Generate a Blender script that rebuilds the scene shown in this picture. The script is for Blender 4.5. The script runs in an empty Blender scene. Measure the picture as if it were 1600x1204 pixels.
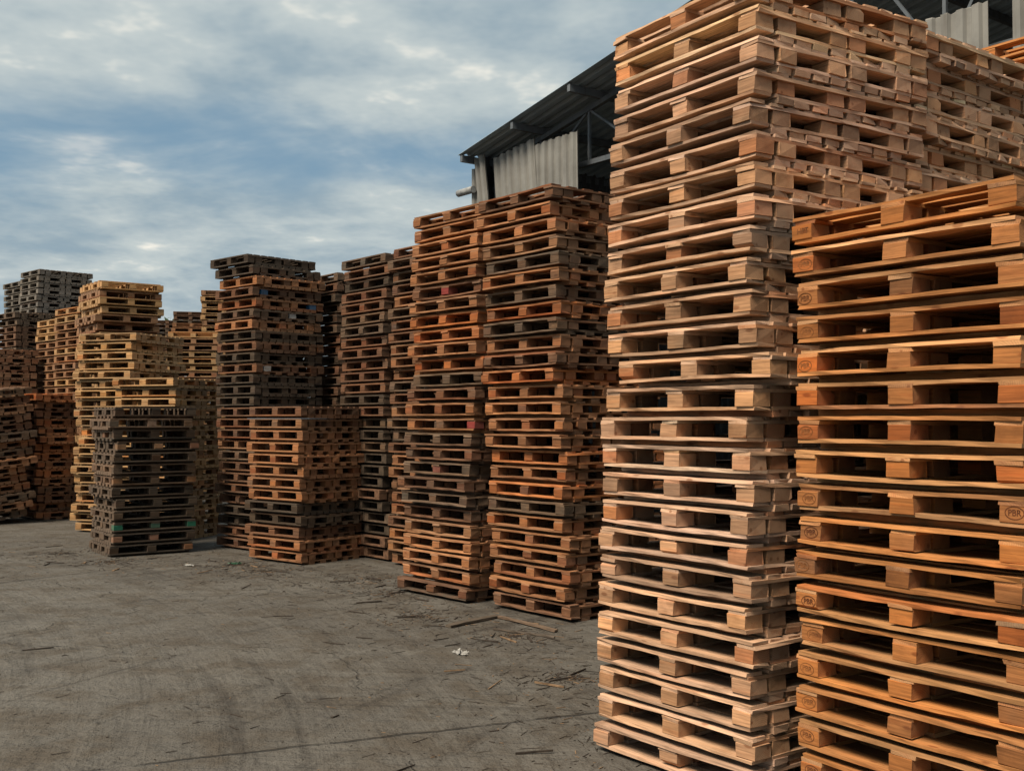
import bpy, bmesh, math, random
from mathutils import Vector, Matrix, Euler
R = math.radians
scene = bpy.context.scene
col = scene.collection

# ------------------------------------------------------------------ camera
cam_d = bpy.data.cameras.new('camera')
cam = bpy.data.objects.new('camera', cam_d); col.objects.link(cam)
cam.location = (0, 0, 1.70)
cam.rotation_euler = (R(90 + 1.765), 0, 0)
cam_d.sensor_width = 36.0
cam_d.lens = 38.7
cam_d.clip_start = 0.05
cam_d.clip_end = 3000
scene.camera = cam

# ------------------------------------------------------------------ sky, sun, exposure
SUN_AZ, SUN_EL = (-0.69, -0.724), 54.0          # where the sun stands behind the clouds: left of the camera
world = bpy.data.worlds.new('World'); scene.world = world; world.use_nodes = True

def build_sky():
    nt = world.node_tree; N = nt.nodes; K = nt.links
    N.clear()
    def math_(op, a, b=None, c=None):
        n = N.new('ShaderNodeMath'); n.operation = op
        for i, v in enumerate((a, b, c)):
            if v is None: continue
            if hasattr(v, 'node'): K.new(v, n.inputs[i])
            else: n.inputs[i].default_value = v
        return n.outputs[0]
    def mixc(f, a, b):
        n = N.new('ShaderNodeMix'); n.data_type = 'RGBA'
        for s, v in ((0, f), (6, a), (7, b)):
            if hasattr(v, 'node'): K.new(v, n.inputs[s])
            else: n.inputs[s].default_value = v
        return n.outputs[2]
    def ramp(v, lo, hi):
        n = N.new('ShaderNodeMapRange'); n.interpolation_type = 'SMOOTHSTEP'
        K.new(v, n.inputs[0]); n.inputs[1].default_value = lo; n.inputs[2].default_value = hi
        return n.outputs[0]
    sky = N.new('ShaderNodeTexSky'); sky.sky_type = 'NISHITA'; sky.sun_disc = False
    sky.sun_elevation = R(SUN_EL); sky.sun_rotation = math.atan2(SUN_AZ[0], SUN_AZ[1])
    sky.air_density = 1.0; sky.dust_density = 1.5; sky.ozone_density = 1.5
    tc = N.new('ShaderNodeTexCoord')
    sp = N.new('ShaderNodeSeparateXYZ'); K.new(tc.outputs['Generated'], sp.inputs[0])
    zz = math_('ADD', math_('MAXIMUM', sp.outputs[2], 0.0), 0.16)
    u = math_('DIVIDE', sp.outputs[0], zz); v = math_('DIVIDE', sp.outputs[1], zz)
    def noise(scale, ox, oy, detail=7.0, rough=0.55, sy=1.0, dist=0.0):
        cb = N.new('ShaderNodeCombineXYZ')
        K.new(math_('ADD', u, ox), cb.inputs[0]); K.new(math_('MULTIPLY', math_('ADD', v, oy), sy), cb.inputs[1])
        n = N.new('ShaderNodeTexNoise'); n.inputs['Scale'].default_value = scale
        n.inputs['Detail'].default_value = detail; n.inputs['Roughness'].default_value = rough
        n.inputs['Distortion'].default_value = dist
        K.new(cb.outputs[0], n.inputs['Vector']); return n.outputs[0]
    big = noise(0.42, 4.3, 1.7, 3.0, 0.5)
    mid = noise(1.7, 11.2, 5.1, 5.0, 0.58, 1.0, 0.25)
    fine = noise(4.2, 2.2, 8.1, 4.0, 0.6, 1.0, 0.0)
    # a long break in the cloud deck
    gap = math_('DIVIDE', math_('SUBTRACT', math_('SUBTRACT', v, math_('MULTIPLY', u, 0.20)), 2.50), 0.26)
    gap = math_('POWER', 2.718, math_('MULTIPLY', math_('MULTIPLY', gap, gap), -1.0))
    lid = math_('ADD', math_('MULTIPLY', big, 0.55), math_('MULTIPLY', mid, 0.45))
    cover = ramp(math_('SUBTRACT', lid, math_('MULTIPLY', gap, 0.21)), 0.24, 0.48)
    dense = ramp(math_('ADD', math_('MULTIPLY', mid, 0.62), math_('MULTIPLY', fine, 0.38)), 0.37, 0.62)
    glow = ramp(math_('ADD', math_('MULTIPLY', mid, 0.5), math_('MULTIPLY', fine, 0.5)), 0.55, 0.67)
    cloud = mixc(dense, (1.90, 2.50, 2.90, 1), (3.55, 3.92, 3.90, 1))
    cloud = mixc(glow, cloud, (6.2, 5.9, 5.2, 1))
    thin = mixc(0.85, sky.outputs[0], (1.10, 1.88, 2.52, 1))
    out = mixc(cover, thin, cloud)
    bg = N.new('ShaderNodeBackground'); bg.inputs[1].default_value = 0.072
    K.new(out, bg.inputs[0])
    wo = N.new('ShaderNodeOutputWorld'); K.new(bg.outputs[0], wo.inputs[0])
build_sky()

sun_d = bpy.data.lights.new('sun', 'SUN'); sun_d.energy = 2.7; sun_d.angle = R(24); sun_d.color = (1.0, 0.87, 0.70)
sun = bpy.data.objects.new('sun', sun_d); col.objects.link(sun)
_d = Vector((SUN_AZ[0], SUN_AZ[1], 0)).normalized() * math.cos(R(SUN_EL)); _d.z = math.sin(R(SUN_EL))
sun.rotation_euler = _d.to_track_quat('Z', 'Y').to_euler()

scene.view_settings.view_transform = 'Standard'
scene.view_settings.look = 'None'
scene.view_settings.exposure = 1.15
scene.view_settings.gamma = 1.0
scene.cycles.max_bounces = 5
scene.cycles.diffuse_bounces = 1
scene.cycles.glossy_bounces = 2
scene.cycles.use_adaptive_sampling = True
scene.cycles.adaptive_threshold = 0.02

# ------------------------------------------------------------------ materials
class NT:
    def __init__(self, name):
        self.m = bpy.data.materials.new(name); self.m.use_nodes = True
        self.N = self.m.node_tree.nodes; self.K = self.m.node_tree.links
        self.N.clear()
        self.out = self.N.new('ShaderNodeOutputMaterial'); self.p = self.N.new('ShaderNodeBsdfPrincipled')
        self.K.new(self.p.outputs[0], self.out.inputs[0])
        self.p.inputs['Specular IOR Level'].default_value = 0.25
    def s(self, sock, v):
        if hasattr(v, 'node'): self.K.new(v, sock)
        else: sock.default_value = v
    def math(self, op, a, b=None, c=None):
        n = self.N.new('ShaderNodeMath'); n.operation = op
        for i, v in enumerate((a, b, c)):
            if v is not None: self.s(n.inputs[i], v)
        return n.outputs[0]
    def vmath(self, op, a, b=None):
        n = self.N.new('ShaderNodeVectorMath'); n.operation = op
        self.s(n.inputs[0], a)
        if b is not None: self.s(n.inputs[3 if op == 'SCALE' else 1], b)
        return n.outputs[0]
    def mix(self, f, a, b, mode='MIX'):
        n = self.N.new('ShaderNodeMix'); n.data_type = 'RGBA'; n.blend_type = mode
        self.s(n.inputs[0], f); self.s(n.inputs[6], a); self.s(n.inputs[7], b); return n.outputs[2]
    def noise(self, vec, scale=1.0, detail=3.0, rough=0.5, dist=0.0):
        n = self.N.new('ShaderNodeTexNoise'); self.s(n.inputs['Vector'], vec)
        n.inputs['Scale'].default_value = scale; n.inputs['Detail'].default_value = detail
        n.inputs['Roughness'].default_value = rough; n.inputs['Distortion'].default_value = dist
        return n.outputs[0]
    def rng(self, v, lo, hi, a=0.0, b=1.0, smooth=True):
        n = self.N.new('ShaderNodeMapRange')
        if smooth: n.interpolation_type = 'SMOOTHSTEP'
        self.s(n.inputs[0], v)
        for i, q in enumerate((lo, hi, a, b)): n.inputs[1 + i].default_value = q
        return n.outputs[0]
    def scale(self, vec, xyz):
        return self.vmath('MULTIPLY', vec, xyz)
    def bump(self, h, strength, dist):
        n = self.N.new('ShaderNodeBump'); n.inputs['Strength'].default_value = strength
        n.inputs['Distance'].default_value = dist; self.s(n.inputs['Height'], h)
        self.K.new(n.outputs[0], self.p.inputs['Normal'])
    def rgb(self, v):
        n = self.N.new('ShaderNodeCombineColor')
        for i in range(3): self.s(n.inputs[i], v)
        return n.outputs[0]

def wood_material():
    t = NT('sawn_pine')
    oi = t.N.new('ShaderNodeObjectInfo'); tc = t.N.new('ShaderNodeTexCoord')
    rnd = oi.outputs['Random']
    off = t.N.new('ShaderNodeCombineXYZ')
    t.s(off.inputs[0], t.math('MULTIPLY', rnd, 37.0)); t.s(off.inputs[1], t.math('MULTIPLY', rnd, 91.0)); t.s(off.inputs[2], t.math('MULTIPLY', rnd, 53.0))
    P = t.vmath('ADD', tc.outputs['Object'], off.outputs[0])
    grain = t.noise(t.scale(P, (5.0, 110.0, 110.0)), 1.0, 4.0, 0.6, 0.4)
    band = t.noise(t.scale(P, (1.6, 22.0, 22.0)), 1.0, 3.0, 0.5, 0.8)
    blot = t.noise(P, 9.0, 4.0, 0.6)
    # end grain: rings on the faces across the fibre
    sn = t.N.new('ShaderNodeSeparateXYZ'); t.s(sn.inputs[0], tc.outputs['Normal'])
    endf = t.rng(t.math('ABSOLUTE', sn.outputs[0]), 0.6, 0.8)
    so = t.N.new('ShaderNodeSeparateXYZ'); t.s(so.inputs[0], tc.outputs['Object'])
    ry = t.math('ADD', so.outputs[1], t.math('MULTIPLY', t.math('SUBTRACT', rnd, 0.5), 0.12))
    rz = t.math('ADD', so.outputs[2], t.math('MULTIPLY', t.math('SUBTRACT', t.math('FRACT', t.math('MULTIPLY', rnd, 17.3)), 0.3), 0.12))
    rad = t.math('SQRT', t.math('ADD', t.math('MULTIPLY', ry, ry), t.math('MULTIPLY', rz, rz)))
    ring = t.math('SINE', t.math('ADD', t.math('MULTIPLY', rad, 700.0), t.math('MULTIPLY', blot, 9.0)))
    ringv = t.math('MULTIPLY_ADD', ring, 0.10, 0.90)
    longv = t.math('ADD', t.rng(grain, 0.25, 0.75, 0.66, 1.16), t.rng(band, 0.3, 0.7, -0.13, 0.13))
    val = t.N.new('ShaderNodeMix'); val.data_type = 'FLOAT'
    t.s(val.inputs[0], endf); t.s(val.inputs[2], longv); t.s(val.inputs[3], ringv)
    c = t.mix(1.0, oi.outputs['Color'], t.rgb(val.outputs[0]), 'MULTIPLY')
    # reddish heartwood streaks
    heart = t.math('MULTIPLY', t.rng(band, 0.52, 0.70), 0.45)
    c = t.mix(heart, c, t.mix(1.0, c, (0.82, 0.58, 0.42, 1), 'MULTIPLY'))
    # end grain is paler and greyer
    c = t.mix(t.math('MULTIPLY', endf, 0.42), c, t.mix(0.35, c, (0.40, 0.28, 0.20, 1)))
    # knots
    vo = t.N.new('ShaderNodeTexVoronoi'); vo.inputs['Scale'].default_value = 1.0
    t.s(vo.inputs['Vector'], t.scale(P, (5.0, 13.0, 13.0)))
    knot = t.math('MULTIPLY', t.rng(vo.outputs['Distance'], 0.08, 0.16, 1.0, 0.0), 0.7)
    c = t.mix(knot, c, t.mix(1.0, c, (0.45, 0.30, 0.22, 1), 'MULTIPLY'))
    # weathering: silver grey with dark stains, amount carried in the object's alpha
    w = oi.outputs['Alpha']
    gv = t.rng(grain, 0.25, 0.8, 0.35, 1.25)
    grey = t.mix(1.0, (0.098, 0.080, 0.060, 1), t.rgb(gv), 'MULTIPLY')
    wm = t.math('MULTIPLY', w, t.rng(t.math('ADD', t.math('MULTIPLY', blot, 0.6), t.math('MULTIPLY', band, 0.4)), 0.30, 0.62, 0.45, 1.0))
    c = t.mix(wm, c, grey)
    # grime with a shape of its own
    dirt = t.math('MULTIPLY', t.rng(t.noise(P, 3.3, 6.0, 0.65), 0.50, 0.70), 0.6)
    c = t.mix(dirt, c, t.mix(1.0, c, (0.50, 0.44, 0.38, 1), 'MULTIPLY'))
    t.s(t.p.inputs['Base Color'], c)
    t.p.inputs['Roughness'].default_value = 0.82
    t.bump(t.math('ADD', grain, t.math('MULTIPLY', blot, 0.5)), 0.5, 0.0025)
    return t.m

def ground_material():
    t = NT('dusty_concrete')
    tc = t.N.new('ShaderNodeTexCoord'); P = tc.outputs['Object']
    n1 = t.noise(P, 0.35, 5.0, 0.6); n2 = t.noise(P, 2.3, 8.0, 0.65, 0.4); n3 = t.noise(P, 34.0, 4.0, 0.7)
    # wheel tracks: streaks that run along wide arcs
    def arcs(cx, cy, k, a):
        d = t.vmath('SUBTRACT', P, (cx, cy, 0.0)); sp = t.N.new('ShaderNodeSeparateXYZ'); t.s(sp.inputs[0], d)
        r = t.math('SQRT', t.math('ADD', t.math('MULTIPLY', sp.outputs[0], sp.outputs[0]), t.math('MULTIPLY', sp.outputs[1], sp.outputs[1])))
        th = t.math('ARCTAN2', sp.outputs[1], sp.outputs[0])
        cb = t.N.new('ShaderNodeCombineXYZ'); t.s(cb.inputs[0], t.math('MULTIPLY', r, k)); t.s(cb.inputs[1], t.math('MULTIPLY', th, a))
        return t.noise(cb.outputs[0], 1.0, 5.0, 0.62, 0.25)
    streak = arcs(9.0, 1.5, 5.0, 4.0); streak2 = arcs(-16.0, 2.0, 4.2, 5.0); streak3 = arcs(-3.0, -14.0, 4.6, 6.0)
    c = t.mix(t.rng(n1, 0.35, 0.65), (0.084, 0.076, 0.065, 1), (0.108, 0.099, 0.085, 1))
    c = t.mix(t.math('MULTIPLY', t.rng(n2, 0.42, 0.64), 0.75), c, (0.066, 0.053, 0.039, 1))
    for st, f in ((streak, .6), (streak2, .55), (streak3, .45)):
        c = t.mix(t.math('MULTIPLY', t.rng(st, 0.55, 0.68), f), c, (0.036, 0.031, 0.026, 1))
        c = t.mix(t.math('MULTIPLY', t.rng(st, 0.32, 0.45, 1.0, 0.0), f * .7), c, (0.124, 0.115, 0.100, 1))
    c = t.mix(t.math('MULTIPLY', t.rng(n3, 0.55, 0.75), 0.4), c, (0.030, 0.026, 0.021, 1))
    # fine cracks
    vo = t.N.new('ShaderNodeTexVoronoi'); vo.feature = 'DISTANCE_TO_EDGE'; vo.inputs['Scale'].default_value = 0.42
    wob = t.N.new('ShaderNodeTexNoise'); wob.inputs['Scale'].default_value = 1.7; wob.inputs['Detail'].default_value = 5; t.s(wob.inputs['Vector'], P)
    t.s(vo.inputs['Vector'], t.vmath('ADD', P, t.vmath('SCALE', wob.outputs['Color'], 0.9)))
    crack = t.math('MULTIPLY', t.rng(vo.outputs['Distance'], 0.002, 0.010, 1.0, 0.0), t.rng(n1, 0.42, 0.55))
    # straight joint between two pours
    sx = t.N.new('ShaderNodeSeparateXYZ'); t.s(sx.inputs[0], P)
    wv = t.math('MULTIPLY', t.math('SUBTRACT', t.noise(P, 3.0, 4.0, 0.6), 0.5), 0.10)
    jd = t.math('ABSOLUTE', t.math('ADD', t.math('SUBTRACT', sx.outputs[1], t.math('MULTIPLY_ADD', sx.outputs[0], 0.42, 6.25)), wv))
    joint = t.math('MULTIPLY', t.rng(jd, 0.006, 0.022, 1.0, 0.0), t.rng(n2, 0.36, 0.5))
    dark = t.math('MAXIMUM', t.math('MULTIPLY', crack, 0.28), t.math('MULTIPLY', joint, 0.75))
    c = t.mix(dark, c, (0.020, 0.017, 0.014, 1))
    t.s(t.p.inputs['Base Color'], c)
    t.s(t.p.inputs['Roughness'], t.rng(n2, 0.3, 0.7, 0.75, 0.95))
    h = t.math('ADD', t.math('MULTIPLY', n2, 1.0), t.math('ADD', t.math('MULTIPLY', n3, 0.22), t.math('MULTIPLY', dark, -0.6)))
    h = t.math('SUBTRACT', h, t.math('MULTIPLY', t.math('ADD', t.math('ADD', streak, streak2), streak3), 0.7))
    h = t.math('ADD', h, t.math('MULTIPLY', t.noise(P, 11.0, 4.0, 0.6), 0.6))
    t.bump(h, 1.0, 0.06)
    return t.m

def steel_material(name, c1, c2, rough=0.55, metal=0.2):
    t = NT(name); tc = t.N.new('ShaderNodeTexCoord'); P = tc.outputs['Object']
    oi = t.N.new('ShaderNodeObjectInfo')
    P = t.vmath('ADD', P, t.vmath('SCALE', (7.1, 3.3, 5.7), t.math('MULTIPLY', oi.outputs['Random'], 9.0)))
    n = t.noise(P, 2.2, 6.0, 0.6); st = t.noise(t.scale(P, (14.0, 14.0, 0.6)), 1.0, 4.0, 0.6)
    c = t.mix(t.rng(n, 0.35, 0.65), c1, c2)
    c = t.mix(t.math('MULTIPLY', t.rng(st, 0.50, 0.72), 0.5), c, t.mix(1.0, c, (0.55, 0.50, 0.45, 1), 'MULTIPLY'))
    t.s(t.p.inputs['Base Color'], c); t.p.inputs['Roughness'].default_value = rough; t.p.inputs['Metallic'].default_value = metal
    return t.m

def plain(name, c, rough=0.7, vary=0.35):
    t = NT(name); tc = t.N.new('ShaderNodeTexCoord')
    n = t.noise(tc.outputs['Object'], 14.0, 4.0, 0.6)
    k = t.rng(n, 0.3, 0.7, 1.0 - vary, 1.0 + vary * 0.4)
    t.s(t.p.inputs['Base Color'], t.mix(1.0, c, t.rgb(k), 'MULTIPLY')); t.p.inputs['Roughness'].default_value = rough
    return t.m

M_WOOD = wood_material()
M_GROUND = ground_material()
M_CLAD = steel_material('galvanised_cladding', (0.19, 0.185, 0.17, 1), (0.25, 0.245, 0.225, 1), 0.55, 0.15)
M_ROOF = steel_material('weathered_roof_sheet', (0.25, 0.33, 0.41, 1), (0.32, 0.41, 0.48, 1), 0.6, 0.2)
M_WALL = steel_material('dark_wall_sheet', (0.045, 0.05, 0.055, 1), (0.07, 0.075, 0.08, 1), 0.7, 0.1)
M_STEEL = steel_material('painted_steel', (0.10, 0.115, 0.13, 1), (0.15, 0.165, 0.18, 1), 0.5, 0.2)
M_PIPE = plain('pale_pipe', (0.30, 0.31, 0.31, 1), 0.5)
M_INKS = [plain('stamp_ink', c, 0.9, .6) for c in ((0.13, 0.042, 0.016, 1), (0.20, 0.072, 0.024, 1), (0.26, 0.098, 0.031, 1))]
M_PLASTIC = plain('white_plastic', (0.30, 0.29, 0.27, 1), 0.6)
M_GREEN = plain('green_plastic', (0.02, 0.07, 0.035, 1), 0.5)
M_LEAF = plain('leaf_green', (0.045, 0.075, 0.03, 1), 0.8, 0.6)
M_BARK = plain('bark', (0.08, 0.06, 0.045, 1), 0.9)

# ------------------------------------------------------------------ object helpers
def new_obj(name, mesh, parent=None, color=None, loc=None, rot=None):
    o = bpy.data.objects.new(name, mesh); col.objects.link(o)
    if parent is not None: o.parent = parent
    if color is not None: o.color = color
    if loc is not None: o.location = loc
    if rot is not None: o.rotation_euler = rot
    return o

def tag(o, label=None, category=None, group=None, kind=None):
    if label: o['label'] = label
    if category: o['category'] = category
    if group: o['group'] = group
    if kind: o['kind'] = kind
    return o

def mesh_from(name, verts, faces, mat):
    me = bpy.data.meshes.new(name); me.from_pydata(verts, [], faces); me.materials.append(mat); me.update(); return me

BOXF = [(0, 3, 2, 1), (4, 5, 6, 7), (0, 1, 5, 4), (1, 2, 6, 5), (2, 3, 7, 6), (3, 0, 4, 7)]
def box_vf(x0, x1, y0, y1, z0, z1):
    return [(x0, y0, z0), (x1, y0, z0), (x1, y1, z0), (x0, y1, z0), (x0, y0, z1), (x1, y0, z1), (x1, y1, z1), (x0, y1, z1)]

def board_mesh(L, W, T, rg, seg=9):
    """a sawn board along x, slightly wavy, its ends not quite square"""
    vs, fs = [], []
    bow = rg.gauss(0, 0.0030); cup = rg.gauss(0, 0.0026)
    split = rg.random() < 0.2
    wan = rg.random() < 0.25
    for i in range(seg + 1):
        u = i / seg; x = -L / 2 + L * u
        b = bow * 4 * (u - u * u); s = cup * 4 * (u - u * u)
        for k, (sy, sz) in enumerate(((-1, -1), (1, -1), (1, 1), (-1, 1))):
            jx = rg.uniform(-0.004, 0.004) if i in (0, seg) else 0
            if split and i == seg and k in (1, 2): jx -= rg.uniform(0.006, 0.020)
            jy = rg.gauss(0, 0.0020); jz = rg.gauss(0, 0.0010)
            w = W / 2 + jy
            if wan and k == 2: w -= abs(rg.gauss(0, 0.006))
            vs.append((x + jx, sy * w + s, sz * T / 2 + jz + b))
    for i in range(seg):
        a = i * 4
        for k in range(4):
            fs.append((a + k, a + 4 + k, a + 4 + (k + 1) % 4, a + (k + 1) % 4))
    fs.append((0, 1, 2, 3)); e = seg * 4; fs.append((e + 3, e + 2, e + 1, e))
    me = mesh_from('board', vs, fs, M_WOOD)
    return me

def block_mesh(L, W, T, rg):
    """a spacer block with its long fibre along x; some have a waney corner"""
    ch = [rg.uniform(0.0015, 0.004) for _ in range(4)]
    if rg.random() < 0.35: ch[rg.randrange(4)] = rg.uniform(0.010, 0.026)
    prof = []
    for k, (sy, sz) in enumerate(((-1, -1), (1, -1), (1, 1), (-1, 1))):
        c = ch[k]; y, z = sy * W / 2, sz * T / 2
        a = (y, z - sz * c * 0.8); b = (y - sy * c, z)
        prof += [a, b] if k in (0, 2) else [b, a]
    # going round counter-clockwise in y,z
    n = len(prof); vs, fs = [], []
    for e, x in enumerate((-L / 2, L / 2)):
        for (y, z) in prof:
            vs.append((x + rg.uniform(-0.004, 0.004), y + rg.gauss(0, 0.0008), z))
    for k in range(n):
        fs.append((k, n + k, n + (k + 1) % n, (k + 1) % n))
    fs.append(tuple(range(n))); fs.append(tuple(n + k for k in reversed(range(n))))
    return mesh_from('block', vs, fs, M_WOOD)

# ------------------------------------------------------------------ pallets
LX, LY = 1.03, 1.20
T_LOW, T_BOT, T_BLK, T_STR, T_DECK = 0.029, 0.0155, 0.064, 0.017, 0.0155
Z_BOT = T_LOW; Z_BLK = Z_BOT + T_BOT; Z_STR = Z_BLK + T_BLK; Z_DECK = Z_STR + T_STR; H_PAL = Z_DECK + T_DECK      # 0.141
PITCH = 0.1428
BW, BD = 0.107, 0.112                   # block width on the long-board face, and on the side face
COLX = (-LX / 2 + BW / 2, 0.0, LX / 2 - BW / 2)
ROWY = (-0.544, -0.404, -0.073, 0.073, 0.404, 0.544)
rg0 = random.Random(5)
NV = 7
DECK_W = (0.085, 0.097, 0.108)
DECK_M = {w: [board_mesh(LX - 0.004, w, T_DECK, rg0) for _ in range(NV)] for w in DECK_W}
STR_M = [board_mesh(LY - 0.004, 0.110, T_STR, rg0) for _ in range(NV)]
LOW_M = [board_mesh(LX - 0.006, 0.100, T_LOW, rg0) for _ in range(NV)]
BOTX_M = [board_mesh(LX - 0.002, 0.108, T_BOT, rg0) for _ in range(NV)]
BOTY_M = [board_mesh(0.945, 0.102, T_BOT, rg0) for _ in range(NV)]
BLK_M = [block_mesh(BW, BD, T_BLK, rg0) for _ in range(14)]

def deck_layout(rg, dense):
    if dense:
        ws = [rg.choice(DECK_W) for _ in range(10)]
        g = (LY - sum(ws)) / 9
    else:
        ws = [rg.choice(DECK_W[1:]) for _ in range(7)]
        g = (LY - sum(ws)) / 8
        g = (LY - sum(ws)) / 6
    ys, y = [], -LY / 2
    for w in ws:
        ys.append((w, y + w / 2)); y += w + g
    return ys

def low_layout(rg, dense):
    n = 8 if dense else 5
    return [-.415 + .83 * k / (n - 1) for k in range(n)]

def joined(boxes, name, seg=None):
    vs, fs = [], []
    for b in boxes:
        o = len(vs); vs += box_vf(*b); fs += [tuple(o + i for i in f) for f in BOXF]
    return mesh_from(name, vs, fs, M_WOOD)

# joined layers for pallets too far away to tell their boards apart
def far_layers():
    rg = random.Random(31); out = []
    for v in range(4):
        deck = joined([(-LX / 2 + rg.uniform(0, .012), LX / 2 - rg.uniform(0, .012), y - w / 2, y + w / 2, Z_DECK, H_PAL - rg.uniform(0, .003)) for w, y in deck_layout(rg, v % 2 == 0)], 'deck')
        strg = joined([(x - .055, x + .055, -LY / 2 + .003, LY / 2 - .003, Z_STR, Z_DECK) for x in COLX], 'stringer')
        bot = joined([(-LX / 2, LX / 2, s * .545 - .054, s * .545 + .054, Z_BOT, Z_BLK) for s in (-1, 1)] +
                     [(x - .05, x + .05, -.472, .472, Z_BOT + .0005, Z_BLK) for x in COLX] +
                     [(-LX / 2 + .003, LX / 2 - .003, y - .05, y + .05, 0, Z_BOT) for y in low_layout(rg, v % 2 == 0)], 'bottom')
        blk = joined([(x - BW / 2, x + BW / 2, y - BD / 2, y + BD / 2, Z_BLK, Z_STR) for x in COLX for y in ROWY], 'blocks')
        out.append((deck, strg, bot, blk))
    return out
FAR = far_layers()

# stamps on the blocks (writing burnt into the wood)
def text_mesh(txt, size, oval, ink):
    cu = bpy.data.curves.new('stamp', 'FONT'); cu.body = txt; cu.size = size; cu.align_x = 'CENTER'; cu.align_y = 'CENTER'
    cu.extrude = 0.0006; cu.offset = 0.0004
    ob = bpy.data.objects.new('stamp_tmp', cu); col.objects.link(ob)
    bpy.context.view_layer.update()
    me = bpy.data.meshes.new_from_object(ob.evaluated_get(bpy.context.evaluated_depsgraph_get()))
    bpy.data.objects.remove(ob); bpy.data.curves.remove(cu)
    if oval:
        bm = bmesh.new(); bm.from_mesh(me); n = 28; rings = []
        for rr in (0.0, -0.0028):
            for z in (-0.0006, 0.0006):
                rings.append([bm.verts.new(((0.037 + rr) * math.cos(2 * math.pi * i / n), (0.024 + rr) * math.sin(2 * math.pi * i / n), z)) for i in range(n)])
        for a, b in ((0, 1), (1, 3), (3, 2), (2, 0)):
            for i in range(n):
                j = (i + 1) % n
                bm.faces.new((rings[a][i], rings[a][j], rings[b][j], rings[b][i]))
        bm.normal_update(); bm.to_mesh(me); bm.free()
    me.materials.clear(); me.materials.append(M_INKS[ink])
    return me
STAMP_PBR = [text_mesh('PBR', 0.030, True, k) for k in range(3)]
STAMP_HT = text_mesh('HPT', 0.034, False, 1)

ORD = ['', 'first', 'second', 'third', 'fourth', 'fifth', 'sixth', 'seventh', 'eighth', 'ninth', 'tenth', 'eleventh', 'twelfth',
       'thirteenth', 'fourteenth', 'fifteenth', 'sixteenth', 'seventeenth', 'eighteenth', 'nineteenth', 'twentieth', 'twenty-first',
       'twenty-second', 'twenty-third', 'twenty-fourth', 'twenty-fifth', 'twenty-sixth', 'twenty-seventh', 'twenty-eighth']

# wood tones: (linear colour, weathering), with a word for each
TONES = {
    'pale':   ((0.500, 0.300, 0.184), 0.06, 'pale new pine'),
    'straw':  ((0.451, 0.244, 0.097), 0.06, 'straw-coloured'),
    'honey':  ((0.420, 0.172, 0.054), 0.05, 'honey-coloured'),
    'orange': ((0.328, 0.118, 0.039), 0.10, 'orange-stained'),
    'brown':  ((0.300, 0.134, 0.058), 0.18, 'orange-brown'),
    'tan':    ((0.286, 0.143, 0.069), 0.28, 'tan-brown'),
    'umber':  ((0.168, 0.074, 0.035), 0.36, 'dark brown'),
    'grey':   ((0.160, 0.092, 0.052), 0.55, 'weathered grey-brown'),
    'black':  ((0.062, 0.042, 0.027), 0.16, 'blackened'),
    'silver': ((0.185, 0.164, 0.139), 0.45, 'silver-grey'),
    'yellow': ((0.410, 0.242, 0.110), 0.10, 'yellow pine'),
}
def jitter(c, rg, amt):
    k = math.exp(rg.gauss(0, amt)); h = rg.gauss(0, amt * 0.35)
    return (min(.8, c[0] * k * (1 + h * .4)), min(.8, c[1] * k), max(.01, min(.8, c[2] * k * (1 - h))))

REST = []          # (matrix, colour) of pallets that stay joined in one object

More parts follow.
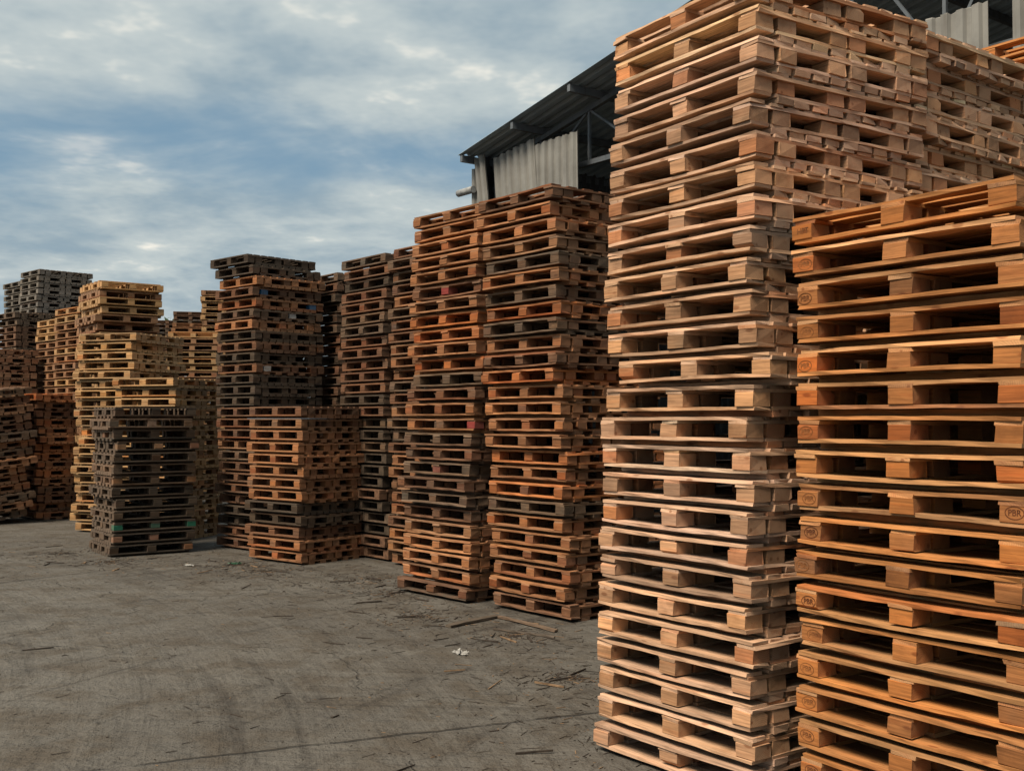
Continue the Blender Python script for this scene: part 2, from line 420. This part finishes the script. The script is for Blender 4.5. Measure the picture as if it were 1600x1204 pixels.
def pallet(mat_loc, yaw, tilt, tone, lod, rg, scl=(1, 1), flip=False, dense=True, paint=None, stamps=None, gone=()):
    base, wea, _ = TONES[tone]
    base = jitter(base, rg, 0.10)
    root = new_obj('pallet', None, loc=mat_loc, rot=(tilt[0], tilt[1], yaw))
    root.empty_display_size = 0.1
    root.scale = (scl[0], scl[1], 1)
    if flip:
        root.rotation_euler = (math.pi + tilt[0], tilt[1], yaw); root.location.z += H_PAL
    def tint(amt=0.13, dw=0.12, block=False):
        c = jitter(base, rg, amt)
        if block: c = (c[0] * .92, c[1] * .84, c[2] * .74)
        else:
            k = {'black': 1.3, 'grey': 1.3, 'umber': 1.3}.get(tone, 1.18)      # sawn boards are paler than the pressed blocks
            c = (min(.72, c[0] * k), min(.66, c[1] * k * 1.03), min(.6, c[2] * k * 1.07))
            if tone == 'honey' and rg.random() < .35: c = (c[0] * 1.05, c[1] * 1.25, c[2] * 1.6)
        if rg.random() < (0.2 if block else 0.10): c = (c[0] * .94, c[1] * .72, c[2] * .58)
        return (*c, max(0.0, min(1.0, wea + rg.gauss(0, dw) + (rg.uniform(.2, .5) if rg.random() < .08 else 0))))
    H90 = math.pi / 2
    if lod >= 2:
        for w, y in deck_layout(rg, dense):
            new_obj('deck_board', rg.choice(DECK_M[w]), root, tint(), (rg.gauss(0, .005), y + rg.gauss(0, .002), Z_DECK + T_DECK / 2 + rg.uniform(-.001, .001)),
                    (0, rg.gauss(0, .0010), rg.gauss(0, .0035) + (math.pi if rg.random() < .5 else 0)))
        for x in COLX:
            new_obj('stringer_board', rg.choice(STR_M), root, tint(), (x + rg.gauss(0, .004), rg.gauss(0, .004), Z_STR + T_STR / 2), (0, 0, H90 + rg.gauss(0, .003)))
        for s in (-1, 1):
            new_obj('bottom_board', rg.choice(BOTX_M), root, tint(), (rg.gauss(0, .005), s * .545 + rg.gauss(0, .003), Z_BOT + T_BOT / 2), (0, rg.gauss(0, .0008), rg.gauss(0, .003)))
        for x in COLX:
            new_obj('bottom_board', rg.choice(BOTY_M), root, tint(), (x + rg.gauss(0, .003), rg.gauss(0, .004), Z_BOT + T_BOT / 2), (0, 0, H90 + rg.gauss(0, .003)))
        for y in low_layout(rg, dense):
            new_obj('base_board', rg.choice(LOW_M), root, tint(), (rg.gauss(0, .004), y + rg.gauss(0, .004), T_LOW / 2), (0, 0, rg.gauss(0, .004)))
    elif lod == 1:
        v = rg.choice(FAR)
        for nm, me in (('deck_boards', v[0]), ('stringer_boards', v[1]), ('bottom_boards', v[2])):
            o = new_obj(nm, me, root, tint(.06)); o['kind'] = 'stuff'
    else:
        v = rg.choice(FAR)
        for nm, me in (('deck_boards', v[0]), ('stringer_boards', v[1]), ('bottom_boards', v[2]), ('blocks', v[3])):
            o = new_obj(nm, me, root, tint(.05)); o['kind'] = 'stuff'
    if lod >= 1:
        for ci, x in enumerate(COLX):
            for ri, y in enumerate(ROWY):
                if (ci, ri) in gone: continue
                c = tint(.17, block=True)
                if paint and (ci, ri) in paint: c = (*paint[(ci, ri)], 0.12)
                b = new_obj('block', rg.choice(BLK_M), root, c, (x + rg.gauss(0, .004), y + rg.gauss(0, .004), Z_BLK + T_BLK / 2),
                            (rg.choice((0, math.pi)), 0, rg.gauss(0, .018) + rg.choice((0, math.pi))))
                if stamps and (ci, ri) in stamps:
                    b.rotation_euler = (0, 0, rg.gauss(0, .012)); sr = rg.gauss(0, .06)
                    st = new_obj('stamp', stamps[(ci, ri)], b, None, (rg.uniform(-.012, .012), -BD / 2 - .0009, rg.uniform(-.006, .006)), (H90, sr, 0))
    return root

def stack(corner, side, yaw, n, tones, lod, phrase, group, seed, first=0, drift=(0, 0), load=13, loadoff=((0, 0), (0, 0), (0, 0)),
          scl=(1, 1), jit=0.012, yjit=0.7, lean=(0, 0), dense=True, paint=None, stamps=None, shift=None, flips=(), from_top=True,
          ptch=PITCH, twist=0.0, tone_at=None, z0=0.0, words=None, rest_only=False):
    """corner: plan position of the stack's front corner; side +1 = the corner at local +x, -1 = at local -x"""
    rg = random.Random(seed); a = R(yaw)
    ex = Vector((math.cos(a), math.sin(a), 0)); ey = Vector((-ex.y, ex.x, 0))
    base = Vector((corner[0], corner[1], z0)) - ex * side * LX / 2 * scl[0] + ey * LY / 2 * scl[1]
    for i in range(n):
        u = i / max(1, n - 1); lo = loadoff[min(i // load, len(loadoff) - 1)]
        dx = drift[0] * u + lo[0] + rg.gauss(0, jit); dy = drift[1] * u + lo[1] + rg.gauss(0, jit)
        if shift and i in shift: dx += shift[i][0]; dy += shift[i][1]
        p = base + ex * dx + ey * dy + Vector((0, 0, i * ptch))
        yw = a + R(rg.gauss(0, yjit) + twist * u)
        tl = (lean[0] + rg.gauss(0, .0008), lean[1] + rg.gauss(0, .0008))
        tone = (tone_at or {}).get(i) or rg.choice(tones)
        if i < first or rest_only:
            c = TONES[tone]; REST.append((Matrix.Translation(p) @ Matrix.Rotation(yw, 4, 'Z') @ Matrix.Diagonal((scl[0], scl[1], 1, 1)), tone)); continue
        r = pallet(p, yw, tl, tone, lod, rg, scl, i in flips, dense, (paint or {}).get(i), (stamps or {}).get(i))
        k = n - i
        if from_top or k <= (n + 1) // 2: pos = ('top pallet' if k == 1 else ORD[k] + ' pallet from top')
        else: pos = ('bottom pallet' if i == 0 else ORD[i + 1] + ' pallet from bottom')
        tag(r, f"{(words or TONES[tone][2])} {pos}, {phrase}", 'pallet', group)

# ------------------------------------------------------------------ ground
gs = 400
ground = new_obj('ground', mesh_from('ground', [(-gs, -gs, 0), (gs, -gs, 0), (gs, gs, 0), (-gs, gs, 0)], [(0, 1, 2, 3)], M_GROUND))
tag(ground, kind='structure')

# ------------------------------------------------------------------ shed
SH_YAW = R(-53.13)
shed = new_obj('open_shed', None, loc=(-0.84, 17.0, 0), rot=(0, 0, SH_YAW))
tag(shed, 'open-ended steel shed with dark corrugated roof and loose grey cladding', 'shed')
SPAN, DEEP, EAVE, TAN = 9.0, 14.0, 5.80, math.tan(R(10.4))
def roof_z(x): return EAVE + (x if x < SPAN else 2 * SPAN - x) * TAN

def sheet_mesh(name, w, h, pitch, depth, mat, shape='trap', thick=0.004, rg=None):
    """a ribbed sheet: ribs run along z, the profile runs along x, depth in y"""
    prof = []; n = max(1, round(w / pitch)); p = w / n
    for i in range(n):
        x = i * p
        if shape == 'trap': prof += [(x, 0), (x + p * .42, 0), (x + p * .55, depth), (x + p * .87, depth)]
        else: prof += [(x + p * q / 6, depth * .5 * (1 - math.cos(2 * math.pi * q / 6))) for q in range(6)]
    prof.append((w, 0)); vs, fs = [], []
    m = len(prof)
    for s in (0, thick):
        for z in (0, h):
            for (x, y) in prof: vs.append((x, y + s, z + (rg.uniform(-.012, .012) if rg and z else 0)))
    for i in range(m - 1):
        fs.append((i, i + 1, m + i + 1, m + i)); fs.append((2 * m + i + 1, 2 * m + i, 3 * m + i, 3 * m + i + 1))
        fs.append((i + 1, i, 2 * m + i, 2 * m + i + 1)); fs.append((m + i, m + i + 1, 3 * m + i + 1, 3 * m + i))
    fs.append((0, m, 3 * m, 2 * m)); fs.append((m - 1, 3 * m - 1, 4 * m - 1, 2 * m - 1)[::-1] if False else (m - 1, 3 * m - 1, 4 * m - 1, 2 * m - 1))
    return mesh_from(name, vs, fs, mat)

def bar_mesh(name, a, b, w, mat, h=None):
    a, b = Vector(a), Vector(b); d = (b - a); L = d.length; d.normalize()
    s = Vector((0, 1, 0)) if abs(d.y) < 0.9 else Vector((1, 0, 0)); t = d.cross(s).normalized(); s = t.cross(d)
    h = h or w; vs = []
    for p in (a, b):
        for (i, j) in ((-1, -1), (1, -1), (1, 1), (-1, 1)): vs.append(tuple(p + s * i * w / 2 + t * j * h / 2))
    return mesh_from(name, vs, BOXF, mat)

def build_shed():
    rg = random.Random(9)
    sl = SPAN / math.cos(math.atan(TAN))
    rs = sheet_mesh('roof_sheet', 1.0, sl + 0.05, 0.2, 0.045, M_ROOF, 'trap', 0.006)
    for side in (0, 1):
        for i in range(int(DEEP)):
            # sheet x -> shed y ; sheet z -> up the slope
            o = new_obj('roof_sheet', rs, shed)
            if side == 0:
                mx = Vector((0, 1, 0)); mz = Vector((1, 0, TAN)).normalized(); org = Vector((0, i + rg.uniform(-.005, .005), EAVE + i % 2 * .004))
            else:
                mx = Vector((0, 1, 0)); mz = Vector((-1, 0, TAN)).normalized(); org = Vector((2 * SPAN, i, EAVE + i % 2 * .004))
            my = mz.cross(mx)
            if my.z < 0: my = -my
            m = Matrix((mx, my, mz)).transposed().to_4x4(); m.translation = org
            o.matrix_local = m
    new_obj('ridge_cap', joined_mat([(SPAN - .25, SPAN + .25, 0.0, DEEP, roof_z(SPAN) + .03, roof_z(SPAN) + .09)], M_ROOF), shed)
    for x in [0.06 + 1.3 * k for k in range(7)] + [2 * SPAN - 0.06 - 1.3 * k for k in range(7)]:
        new_obj('purlin', bar_mesh('purlin', (x, 0.02, roof_z(x) - .07), (x, DEEP, roof_z(x) - .07), .06, M_STEEL, .10), shed)
    for ty in (0.62, 5.0, 10.0, DEEP - .3):
        ch = 5.32
        def bar(a, b, w=.05, nm='truss_bar'): new_obj(nm, bar_mesh(nm, a, b, w, M_STEEL), shed)
        bar((0.1, ty, ch), (2 * SPAN - .1, ty, ch), .07, 'bottom_chord')
        bar((0.05, ty, roof_z(.05) - .16), (SPAN, ty, roof_z(SPAN) - .16), .07, 'top_chord')
        bar((SPAN, ty, roof_z(SPAN) - .16), (2 * SPAN - .05, ty, roof_z(.05) - .16), .07, 'top_chord')
        xs = [0.2 + k * 1.1 for k in range(17)]
        for k, x in enumerate(xs):
            x = min(x, 2 * SPAN - .2)
            bar((x, ty, ch), (x, ty, roof_z(x) - .16), .038, 'truss_post')
            if k + 1 < len(xs):
                x2 = min(xs[k + 1], 2 * SPAN - .2)
                if k % 2: bar((x, ty, ch), (x2, ty, roof_z(x2) - .16), .032, 'truss_diagonal')
                else: bar((x, ty, roof_z(x) - .16), (x2, ty, ch), .032, 'truss_diagonal')
        for x in (0.32, 2 * SPAN - .32):
            bar((x, ty, 0), (x, ty, roof_z(x) - .16), .18, 'column')
    # cladding still hanging on the open gable, sheet by sheet
    def clad(x, w, z0, z1, rot=0.0, y=.30, mat=M_CLAD, shape='trap', pitch=.165):
        o = new_obj('cladding_sheet', sheet_mesh('cladding_sheet', w, z1 - z0, pitch, .034, mat, shape, .005, rg), shed)
        o.location = (x, y, z1); me = o.data
        for v in me.vertices: v.co.z -= (z1 - z0)
        o.rotation_euler = (0, rot, 0)
        return o
    clad(0.52, 1.01, 3.4, 5.70, R(-6)); clad(1.535, .96, 3.5, 5.70, R(-.8), y=.31)
    clad(0.0, .30, 2.6, 5.62, R(0), y=.26); clad(0.15, .26, 3.0, 5.74, R(-9), y=.20)
    clad(7.88, .66, 2.5, 5.68, 0, y=.30); clad(8.78, 1.2, 0.2, 6.3, 0, y=.30)
    o = new_obj('pipe', None, shed); bpy.data.objects.remove(o)
    bm = bmesh.new(); bmesh.ops.create_cone(bm, cap_ends=True, segments=20, radius1=.055, radius2=.055, depth=.42)
    me = bpy.data.meshes.new('pipe'); bm.to_mesh(me); bm.free(); me.materials.append(M_PIPE)
    for p in me.polygons: p.use_smooth = len(p.vertices) == 4
    new_obj('drain_pipe', me, shed, None, (-0.10, .22, 5.28), (0, R(90), 0))
    # long side walls and the far gable
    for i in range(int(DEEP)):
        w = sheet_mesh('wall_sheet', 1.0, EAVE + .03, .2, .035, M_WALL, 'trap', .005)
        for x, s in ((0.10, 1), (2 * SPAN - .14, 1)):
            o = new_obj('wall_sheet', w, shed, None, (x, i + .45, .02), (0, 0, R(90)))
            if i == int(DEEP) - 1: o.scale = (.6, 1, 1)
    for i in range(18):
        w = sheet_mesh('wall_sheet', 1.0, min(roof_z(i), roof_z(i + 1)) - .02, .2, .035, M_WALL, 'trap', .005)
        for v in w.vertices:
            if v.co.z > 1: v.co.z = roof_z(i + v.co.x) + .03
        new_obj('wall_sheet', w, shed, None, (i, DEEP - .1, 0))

def joined_mat(boxes, mat):
    me = joined(boxes, 'box'); me.materials.clear(); me.materials.append(mat); return me
build_shed()

# ------------------------------------------------------------------ pallet stacks
FRONT = -53.5
# the tall pale stack nearest the camera: two loads of thirteen
stack((1.055, 4.91), 1, FRONT, 26, ['pale'], 2, 'tall pale stack nearest the camera', 'pallets of the nearest pale stack', 101,
      drift=(.08, .06), loadoff=((-.015, 0), (.0, .0)), jit=.011, shift={13: (.085, .01)}, twist=-4.0, from_top=False)
# its neighbour towards the right edge, stamped blocks
P1, H1 = STAMP_PBR, STAMP_HT
FADE = (0, 0, 1, 2, 2, 2, 0, 2, 0, 0, None, 2, None, 2, 2, 1, 2, None)      # how dark each pallet's stamp is, from the ground up
st2 = {i: ({(0, 0): P1[k]} if k is not None else {}) for i, k in enumerate(FADE)}
st2[17] = {(0, 0): H1}; st2[9] = {(0, 0): P1[1], (2, 0): P1[0]}
stack((1.80, 3.885), 1, -56, 18, ['honey'], 2, 'stamped honey stack at the right edge', 'pallets of the stamped stack', 102,
      jit=.008, yjit=.5, stamps=st2, from_top=True, tone_at={17: 'honey', 16: 'honey'})
# pale stack behind the nearest one
S1R = Vector((1.055, 4.91)) + Vector((.804, .595)) * 1.215
stack((S1R.x + .04, S1R.y - .03), 1, FRONT, 26, ['pale'], 2, 'pale stack directly behind the nearest one', 'pallets of the second pale stack', 103, first=15, jit=.02, ptch=.1424)
stack((4.05, 7.2), 1, -55, 31, ['honey'], 1, 'honey stack showing over the second pale stack', 'pallets showing behind the pale stacks', 104, first=29)
# the brown pair in front of the shed
MIX = ['brown', 'brown', 'brown', 'tan', 'brown', 'brown', 'orange', 'umber']
stack((0.47, 9.29), 1, -51, 26, MIX, 2, 'right stack of the brown pair before the shed', 'pallets of the right brown stack', 105, drift=(-.12, -.06),
      dense=False, jit=.02, loadoff=((0.02, 0), (0, 0)), tone_at={25: 'umber', 21: 'grey', 19: 'grey', 17: 'grey', 15: 'umber', 0: 'umber', 6: 'grey', 1: 'brown', 2: 'brown', 7: 'orange', 24: 'brown', 23: 'brown', 22: 'tan', 20: 'brown', 5: 'brown', 4: 'brown'})
stack((-0.33, 10.14), 1, -50, 26, MIX, 2, 'left stack of the brown pair before the shed', 'pallets of the left brown stack', 106, drift=(.03, .02), scl=(1.05, 1),
      dense=False, jit=.022, loadoff=((-.11, 0), (.01, 0)), tone_at={0: 'umber', 14: 'grey', 13: 'umber', 8: 'grey', 10: 'grey', 9: 'umber', 7: 'umber', 6: 'grey', 5: 'umber'},
      paint={20: {(1, 0): (.24, .035, .03)}, 11: {(2, 0): (.24, .035, .03)}, 8: {(1, 0): (.20, .07, .05)}})
# second row behind
DARK = ['umber', 'black', 'umber', 'black', 'grey']
stack((-0.79, 12.2), 1, -51, 26, ['brown', 'tan', 'umber', 'brown', 'grey'], 1, 'stack peeping out left of the brown pair', 'pallets of the half-hidden stack', 107, jit=.025, dense=False)
stack((-1.53, 13.2), 1, -51, 26, DARK, 1, 'tall dark stack left of the half-hidden stack', 'pallets of the tall dark stack', 108, jit=.025, first=9, dense=False)
stack((-2.36, 15.0), 1, -51, 26, ['umber', 'black', 'grey'], 1, 'dark stack in the gap behind the blue-blocked stack', 'pallets of the dark stack in the gap', 109, jit=.025, first=10, dense=False)
# low stack with a tall one behind it
stack((-2.46, 12.89), 1, -40, 13, ['umber', 'umber', 'black', 'umber', 'brown'], 1, 'low brown stack below the tall blue-blocked one', 'pallets of the low brown stack', 110, scl=(.97, .84), jit=.022, from_top=True,
      tone_at={0: 'brown', 11: 'tan', 5: 'brown', 6: 'brown', 7: 'brown'})
BLUE = (.015, .11, .24)
stack((-3.30, 14.2), 1, -44, 27, ['tan', 'umber', 'grey', 'umber', 'black'], 1, 'tall stack with blue blocks', 'pallets of the blue-blocked stack', 111, scl=(.88, .90), jit=.03, drift=(-.04, -.03), dense=False,
      tone_at={26: 'black', 25: 'black', 24: 'brown', 23: 'umber', 22: 'brown', 20: 'brown', 19: 'black', 18: 'umber', 17: 'black', 5: 'umber', 4: 'umber', 3: 'black', 2: 'black', 6: 'umber', 7: 'umber'},
      shift={26: (-.08, 0), 25: (-.05, 0)},
      paint={23: {(2, 1): BLUE}, 22: {(2, 4): BLUE}, 21: {(2, 3): (.45, .44, .42)}, 16: {(2, 1): (.45, .44, .42)}})
# low blackened stack standing out on its own
GRN = (.012, .12, .07)
stack((-4.91, 13.6), -1, 36, 13, ['black', 'grey', 'black'], 1, 'low blackened stack standing forward on the left', 'pallets of the low blackened stack', 112, scl=(1, .8), jit=.018, dense=False, from_top=True,
      paint={2: {(0, 0): GRN, (1, 0): (.06, .12, .08), (2, 0): GRN}, 9: {(0, 0): (.22, .12, .06), (1, 0): (.30, .16, .08), (2, 0): (.2, .09, .05)},
             11: {(1, 0): (.24, .15, .10)}, 6: {(0, 0): (.22, .11, .05), (2, 0): (.26, .12, .05)}, 0: {(2, 0): (.24, .11, .05)}, 1: {(0, 0): (.24, .12, .07), (1, 0): (.26, .13, .08)}})
# yellow stacks behind it
stack((-5.71, 16.4), 1, -20, 21, ['yellow'], 1, 'yellow stack with its left edge showing to the ground', 'pallets of the tall yellow stack', 113, jit=.03, drift=(.09, 0), yjit=1.2)
stack((-4.71, 15.3), 1, -20, 16, ['yellow'], 1, 'yellow stack just behind the blackened one', 'pallets of the lower yellow stack', 114, jit=.02, first=0)
stack((-6.77, 18.0), -1, 37, 28, ['yellow', 'tan'], 0, 'yellow stack with a jutting top pallet', 'pallets of the back yellow stack', 115, first=20, jit=.03, tone_at={27: 'straw', 26: 'tan'}, flips=(26, 27), shift={27: (.05, 0)})
stack((-7.70, 19.5), 1, -45, 26, ['yellow', 'tan', 'tan'], 0, 'right one of two narrow tan stacks far left', 'pallets of the right narrow tan stack', 116, first=14)
stack((-8.38, 20.3), 1, -45, 25, ['yellow', 'tan', 'tan'], 0, 'left one of two narrow tan stacks far left', 'pallets of the left narrow tan stack', 117, first=14)
stack((-10.37, 24.0), 1, -45, 35, ['silver'], 0, 'tall silver-grey stack at the far left', 'pallets of the tall silver-grey stack', 118, first=21, tone_at={24: 'brown', 23: 'tan', 22: 'brown'})
stack((-11.2, 25.0), 1, -45, 34, ['silver'], 0, 'x', 'x', 119, rest_only=True)
stack((-9.95, 22.0), 1, -45, 27, ['grey', 'umber'], 0, 'x', 'x', 120, rest_only=True)
stack((-9.76, 19.8), 1, -45, 21, ['brown', 'umber', 'tan'], 0, 'brown stack at the left edge above the leaning one', 'pallets of the brown stack at the left edge', 121, first=13)
stack((-8.79, 17.35), 1, -45, 15, ['umber', 'brown', 'brown', 'grey'], 1, 'leaning stack at the left edge', 'pallets of the leaning stack', 122, jit=.05, yjit=2.0, lean=(.10, .012), z0=.05, drift=(0, .06), dense=False)
stack((-8.02, 18.6), 1, -45, 15, ['brown', 'orange', 'brown', 'umber'], 1, 'brown stack right of the leaning one', 'pallets beside the leaning stack', 123, jit=.04, yjit=1.5, dense=False)
stack((-7.34, 23.4), -1, 10, 25, ['yellow', 'tan', 'yellow'], 0, 'yellow stack in the gap left of the blue-blocked one', 'pallets of the yellow stack in the gap', 124, first=16, jit=.015)
stack((-7.25, 25.6), -1, 12, 33, ['yellow', 'tan'], 0, 'x', 'x', 125, rest_only=True)
stack((-9.6, 31.0), -1, 14, 31, ['brown'], 0, 'x', 'x', 126, rest_only=True)
stack((-10.8, 35.0), -1, 14, 36, ['umber', 'grey'], 0, 'x', 'x', 127, rest_only=True)
stack((-12.0, 36.5), -1, 14, 35, ['umber', 'grey'], 0, 'x', 'x', 128, rest_only=True)

# what is left of the pallets: hidden lower layers and the farthest stacks, one object
def build_rest():
    boxes = []
    rg = random.Random(77)
    for w, y in deck_layout(rg, True): boxes.append((-LX / 2, LX / 2, y - w / 2, y + w / 2, Z_DECK, H_PAL))
    for x in COLX: boxes.append((x - .055, x + .055, -LY / 2, LY / 2, Z_STR, Z_DECK))
    for s in (-1, 1): boxes.append((-LX / 2, LX / 2, s * .545 - .054, s * .545 + .054, Z_BOT, Z_BLK))
    for x in COLX: boxes.append((x - .05, x + .05, -.472, .472, Z_BOT + .0005, Z_BLK))
    for y in low_layout(rg, False): boxes.append((-LX / 2 + .003, LX / 2 - .003, y - .05, y + .05, 0, Z_BOT))
    for x in COLX:
        for y in ROWY: boxes.append((x - BW / 2, x + BW / 2, y - BD / 2, y + BD / 2, Z_BLK, Z_STR))
    vs0 = [Vector(v) for b in boxes for v in box_vf(*b)]
    fs0 = [tuple(8 * k + i for i in f) for k in range(len(boxes)) for f in BOXF]
    mats = {}
    vs, fs, mi = [], [], []
    order = []
    for m, tone in REST:
        if tone not in mats:
            mats[tone] = len(order); order.append(tone)
        o = len(vs); vs += [tuple(m @ v) for v in vs0]; fs += [tuple(o + i for i in f) for f in fs0]; mi += [mats[tone]] * len(fs0)
    me = bpy.data.meshes.new('pallets'); me.from_pydata(vs, [], fs)
    for tone in order:
        c = TONES[tone][0]; w = TONES[tone][1]; g = (.098, .080, .060)
        me.materials.append(plain('far_wood_' + tone, (*[a * (1 - w) + b * w for a, b in zip(c, g)], 1), .85, .5))
    me.polygons.foreach_set('material_index', mi); me.update()
    o = new_obj('stacked_pallets', me)
    tag(o, 'farthest weathered pallets glimpsed behind and beneath the other stacks', 'pallets', kind='stuff')
build_rest()

# ------------------------------------------------------------------ litter on the ground
def plank(label, a, b, w, t, color, zt=0.0, seed=0):
    a, b = Vector(a), Vector(b); d = b - a; rg = random.Random(seed)
    o = new_obj('loose_plank', board_mesh(d.length, w, t, rg, 8), None, color, (a + b) / 2 + Vector((0, 0, t / 2 + .004)), (rg.uniform(-.03, .03), 0, math.atan2(d.y, d.x)))
    tag(o, label, 'plank', 'loose planks lying on the ground')
plank('dark broken plank lying before the brown pair of stacks', (-.52, 9.05, 0), (-.12, 9.52, 0), .07, .018, (.10, .075, .055, .6), seed=1)
plank('long thin lath lying at the foot of the right brown stack', (-.12, 9.50, 0), (.36, 8.85, 0), .05, .016, (.20, .13, .085, .5), seed=2)
plank('short grey lath lying out in front of the brown pair', (-.15, 8.95, 0), (.33, 8.62, 0), .022, .012, (.12, .09, .07, .6), seed=3)

def crumple(name, label, cat, loc, r, mat, seed):
    rg = random.Random(seed); bm = bmesh.new(); n = 9
    g = [[bm.verts.new(((i / n - .5) * r * 2 + rg.gauss(0, r * .05), (j / n - .5) * r * 1.1 + rg.gauss(0, r * .05), abs(rg.gauss(0, r * .13)) + .004)) for j in range(n + 1)] for i in range(n + 1)]
    for i in range(n):
        for j in range(n):
            if (i - n / 2) ** 2 + (j - n / 2) ** 2 < (n * .52) ** 2 * rg.uniform(.5, 1.2): bm.faces.new((g[i][j], g[i + 1][j], g[i + 1][j + 1], g[i][j + 1]))
    for v in [v for v in bm.verts if not v.link_faces]: bm.verts.remove(v)
    me = bpy.data.meshes.new(name); bm.to_mesh(me); bm.free(); me.materials.append(mat)
    o = new_obj(name, me, None, None, loc, (0, 0, rg.uniform(0, 3)))
    tag(o, label, cat)
crumple('plastic_bag', 'crumpled white plastic bag lying on the open ground', 'plastic bag', (-.365, 8.05, 0), .085, M_PLASTIC, 4)
crumple('paper_scrap', 'small white paper scrap in front of the low brown stack', 'paper', (-3.75, 12.85, 0), .07, M_PLASTIC, 5)
crumple('plastic_strip', 'green plastic scrap at the foot of the low brown stack', 'plastic scrap', (-3.25, 13.0, 0), .08, M_GREEN, 6)

def debris():
    rg = random.Random(15); vs, fs = [], []
    def sliver(x, y, L, W, T):
        a = rg.uniform(0, math.pi); ca, sa = math.cos(a), math.sin(a); o = len(vs); tp = rg.uniform(.2, .9); tl = rg.uniform(-.03, .06) * L
        for (lx, ly, lz) in ((-L / 2, -W / 2, .001), (L / 2, -W / 2 * tp, .001 + abs(tl)), (L / 2, W / 2 * tp, .001 + abs(tl)), (-L / 2, W / 2, .001),
                             (-L / 2, -W / 2, T), (L / 2, -W / 2 * tp, T + abs(tl)), (L / 2, W / 2 * tp, T + abs(tl)), (-L / 2, W / 2, T)):
            vs.append((x + lx * ca - ly * sa, y + lx * sa + ly * ca, lz))
        fs.extend(tuple(o + i for i in f) for f in BOXF)
    feet = [(.2, 8.9), (-.6, 9.8), (-2.6, 12.6), (-3.0, 13.1), (-4.6, 13.4), (-1.3, 12.0), (.9, 6.3), (.6, 7.5), (-5.5, 14.2), (-1.0, 11.0)]
    for k in range(5200):
        if k % 8:
            fx, fy = rg.choice(feet); q = rg.expovariate(1 / .6); an = rg.uniform(0, 6.283); x = fx + q * math.cos(an) - .2; y = fy + q * math.sin(an) - .2
        else:
            y = 3.6 + 13 * rg.random() ** 1.3; x = rg.uniform(-.5, .18) * y
        sliver(x, y, rg.choice((.008, .012, .016, .02, .03, .05, .09)) * rg.uniform(.6, 1.4), rg.uniform(.002, .007), rg.uniform(.002, .005))
    for k in range(90):
        fx, fy = rg.choice(feet); q = rg.expovariate(1 / .8); an = rg.uniform(0, 6.283)
        if k % 11 == 0: fy = rg.uniform(4.5, 9); fx = rg.uniform(-.44, .1) * fy
        sliver(fx + q * math.cos(an) - .3, fy + q * math.sin(an) - .3, rg.uniform(.06, .26), rg.uniform(.004, .022), rg.uniform(.004, .012))
    me = mesh_from('wood_debris', vs, fs, plain('debris_wood', (.045, .034, .026, 1), .9, .6))
    me.materials.append(plain('fresh_chips', (.22, .14, .08, 1), .9, .5))
    mi = []
    for k in range(len(fs) // 6): mi += [1 if rg.random() < .14 else 0] * 6
    me.polygons.foreach_set('material_index', mi)
    tag(new_obj('wood_debris', me), 'splinters and wood chips scattered over the yard', 'wood chips', kind='stuff')
debris()

# ------------------------------------------------------------------ far trees
def tree(loc, h, r, seed, label):
    rg = random.Random(seed); root = new_obj('tree', None, loc=loc); tag(root, label, 'tree', 'far trees behind the stacks')
    bm = bmesh.new(); bmesh.ops.create_cone(bm, cap_ends=True, segments=8, radius1=.28, radius2=.10, depth=h * .7)
    me = bpy.data.meshes.new('trunk'); bm.to_mesh(me); bm.free(); me.materials.append(M_BARK)
    new_obj('trunk', me, root, None, (0, 0, h * .35))
    vs, fs = [], []
    lobes = [(Vector((rg.gauss(0, r * .5), rg.gauss(0, r * .5), h * rg.uniform(.5, .88))), r * rg.uniform(.35, .6)) for _ in range(14)]
    for k in range(2600):
        c, lr = rg.choice(lobes); d = Vector((rg.gauss(0, 1), rg.gauss(0, 1), rg.gauss(0, .8))).normalized() * lr * rg.random() ** .4
        p = c + d; s = rg.uniform(.10, .24); e = Euler((rg.uniform(0, 6), rg.uniform(0, 6), rg.uniform(0, 6))).to_matrix(); o = len(vs)
        for q in ((-s, -s * .5, 0), (s, -s * .5, 0), (0, s, 0)): vs.append(tuple(p + e @ Vector(q)))
        fs.append((o, o + 1, o + 2))
    c = new_obj('crown', mesh_from('crown', vs, fs, M_LEAF), root)
tree((-20.2, 70.0, 0), 8.3, 2.6, 1, 'right one of the two far green treetops beyond the stacks')
tree((-22.6, 72.0, 0), 7.9, 2.4, 2, 'left one of the two far green treetops beyond the stacks')
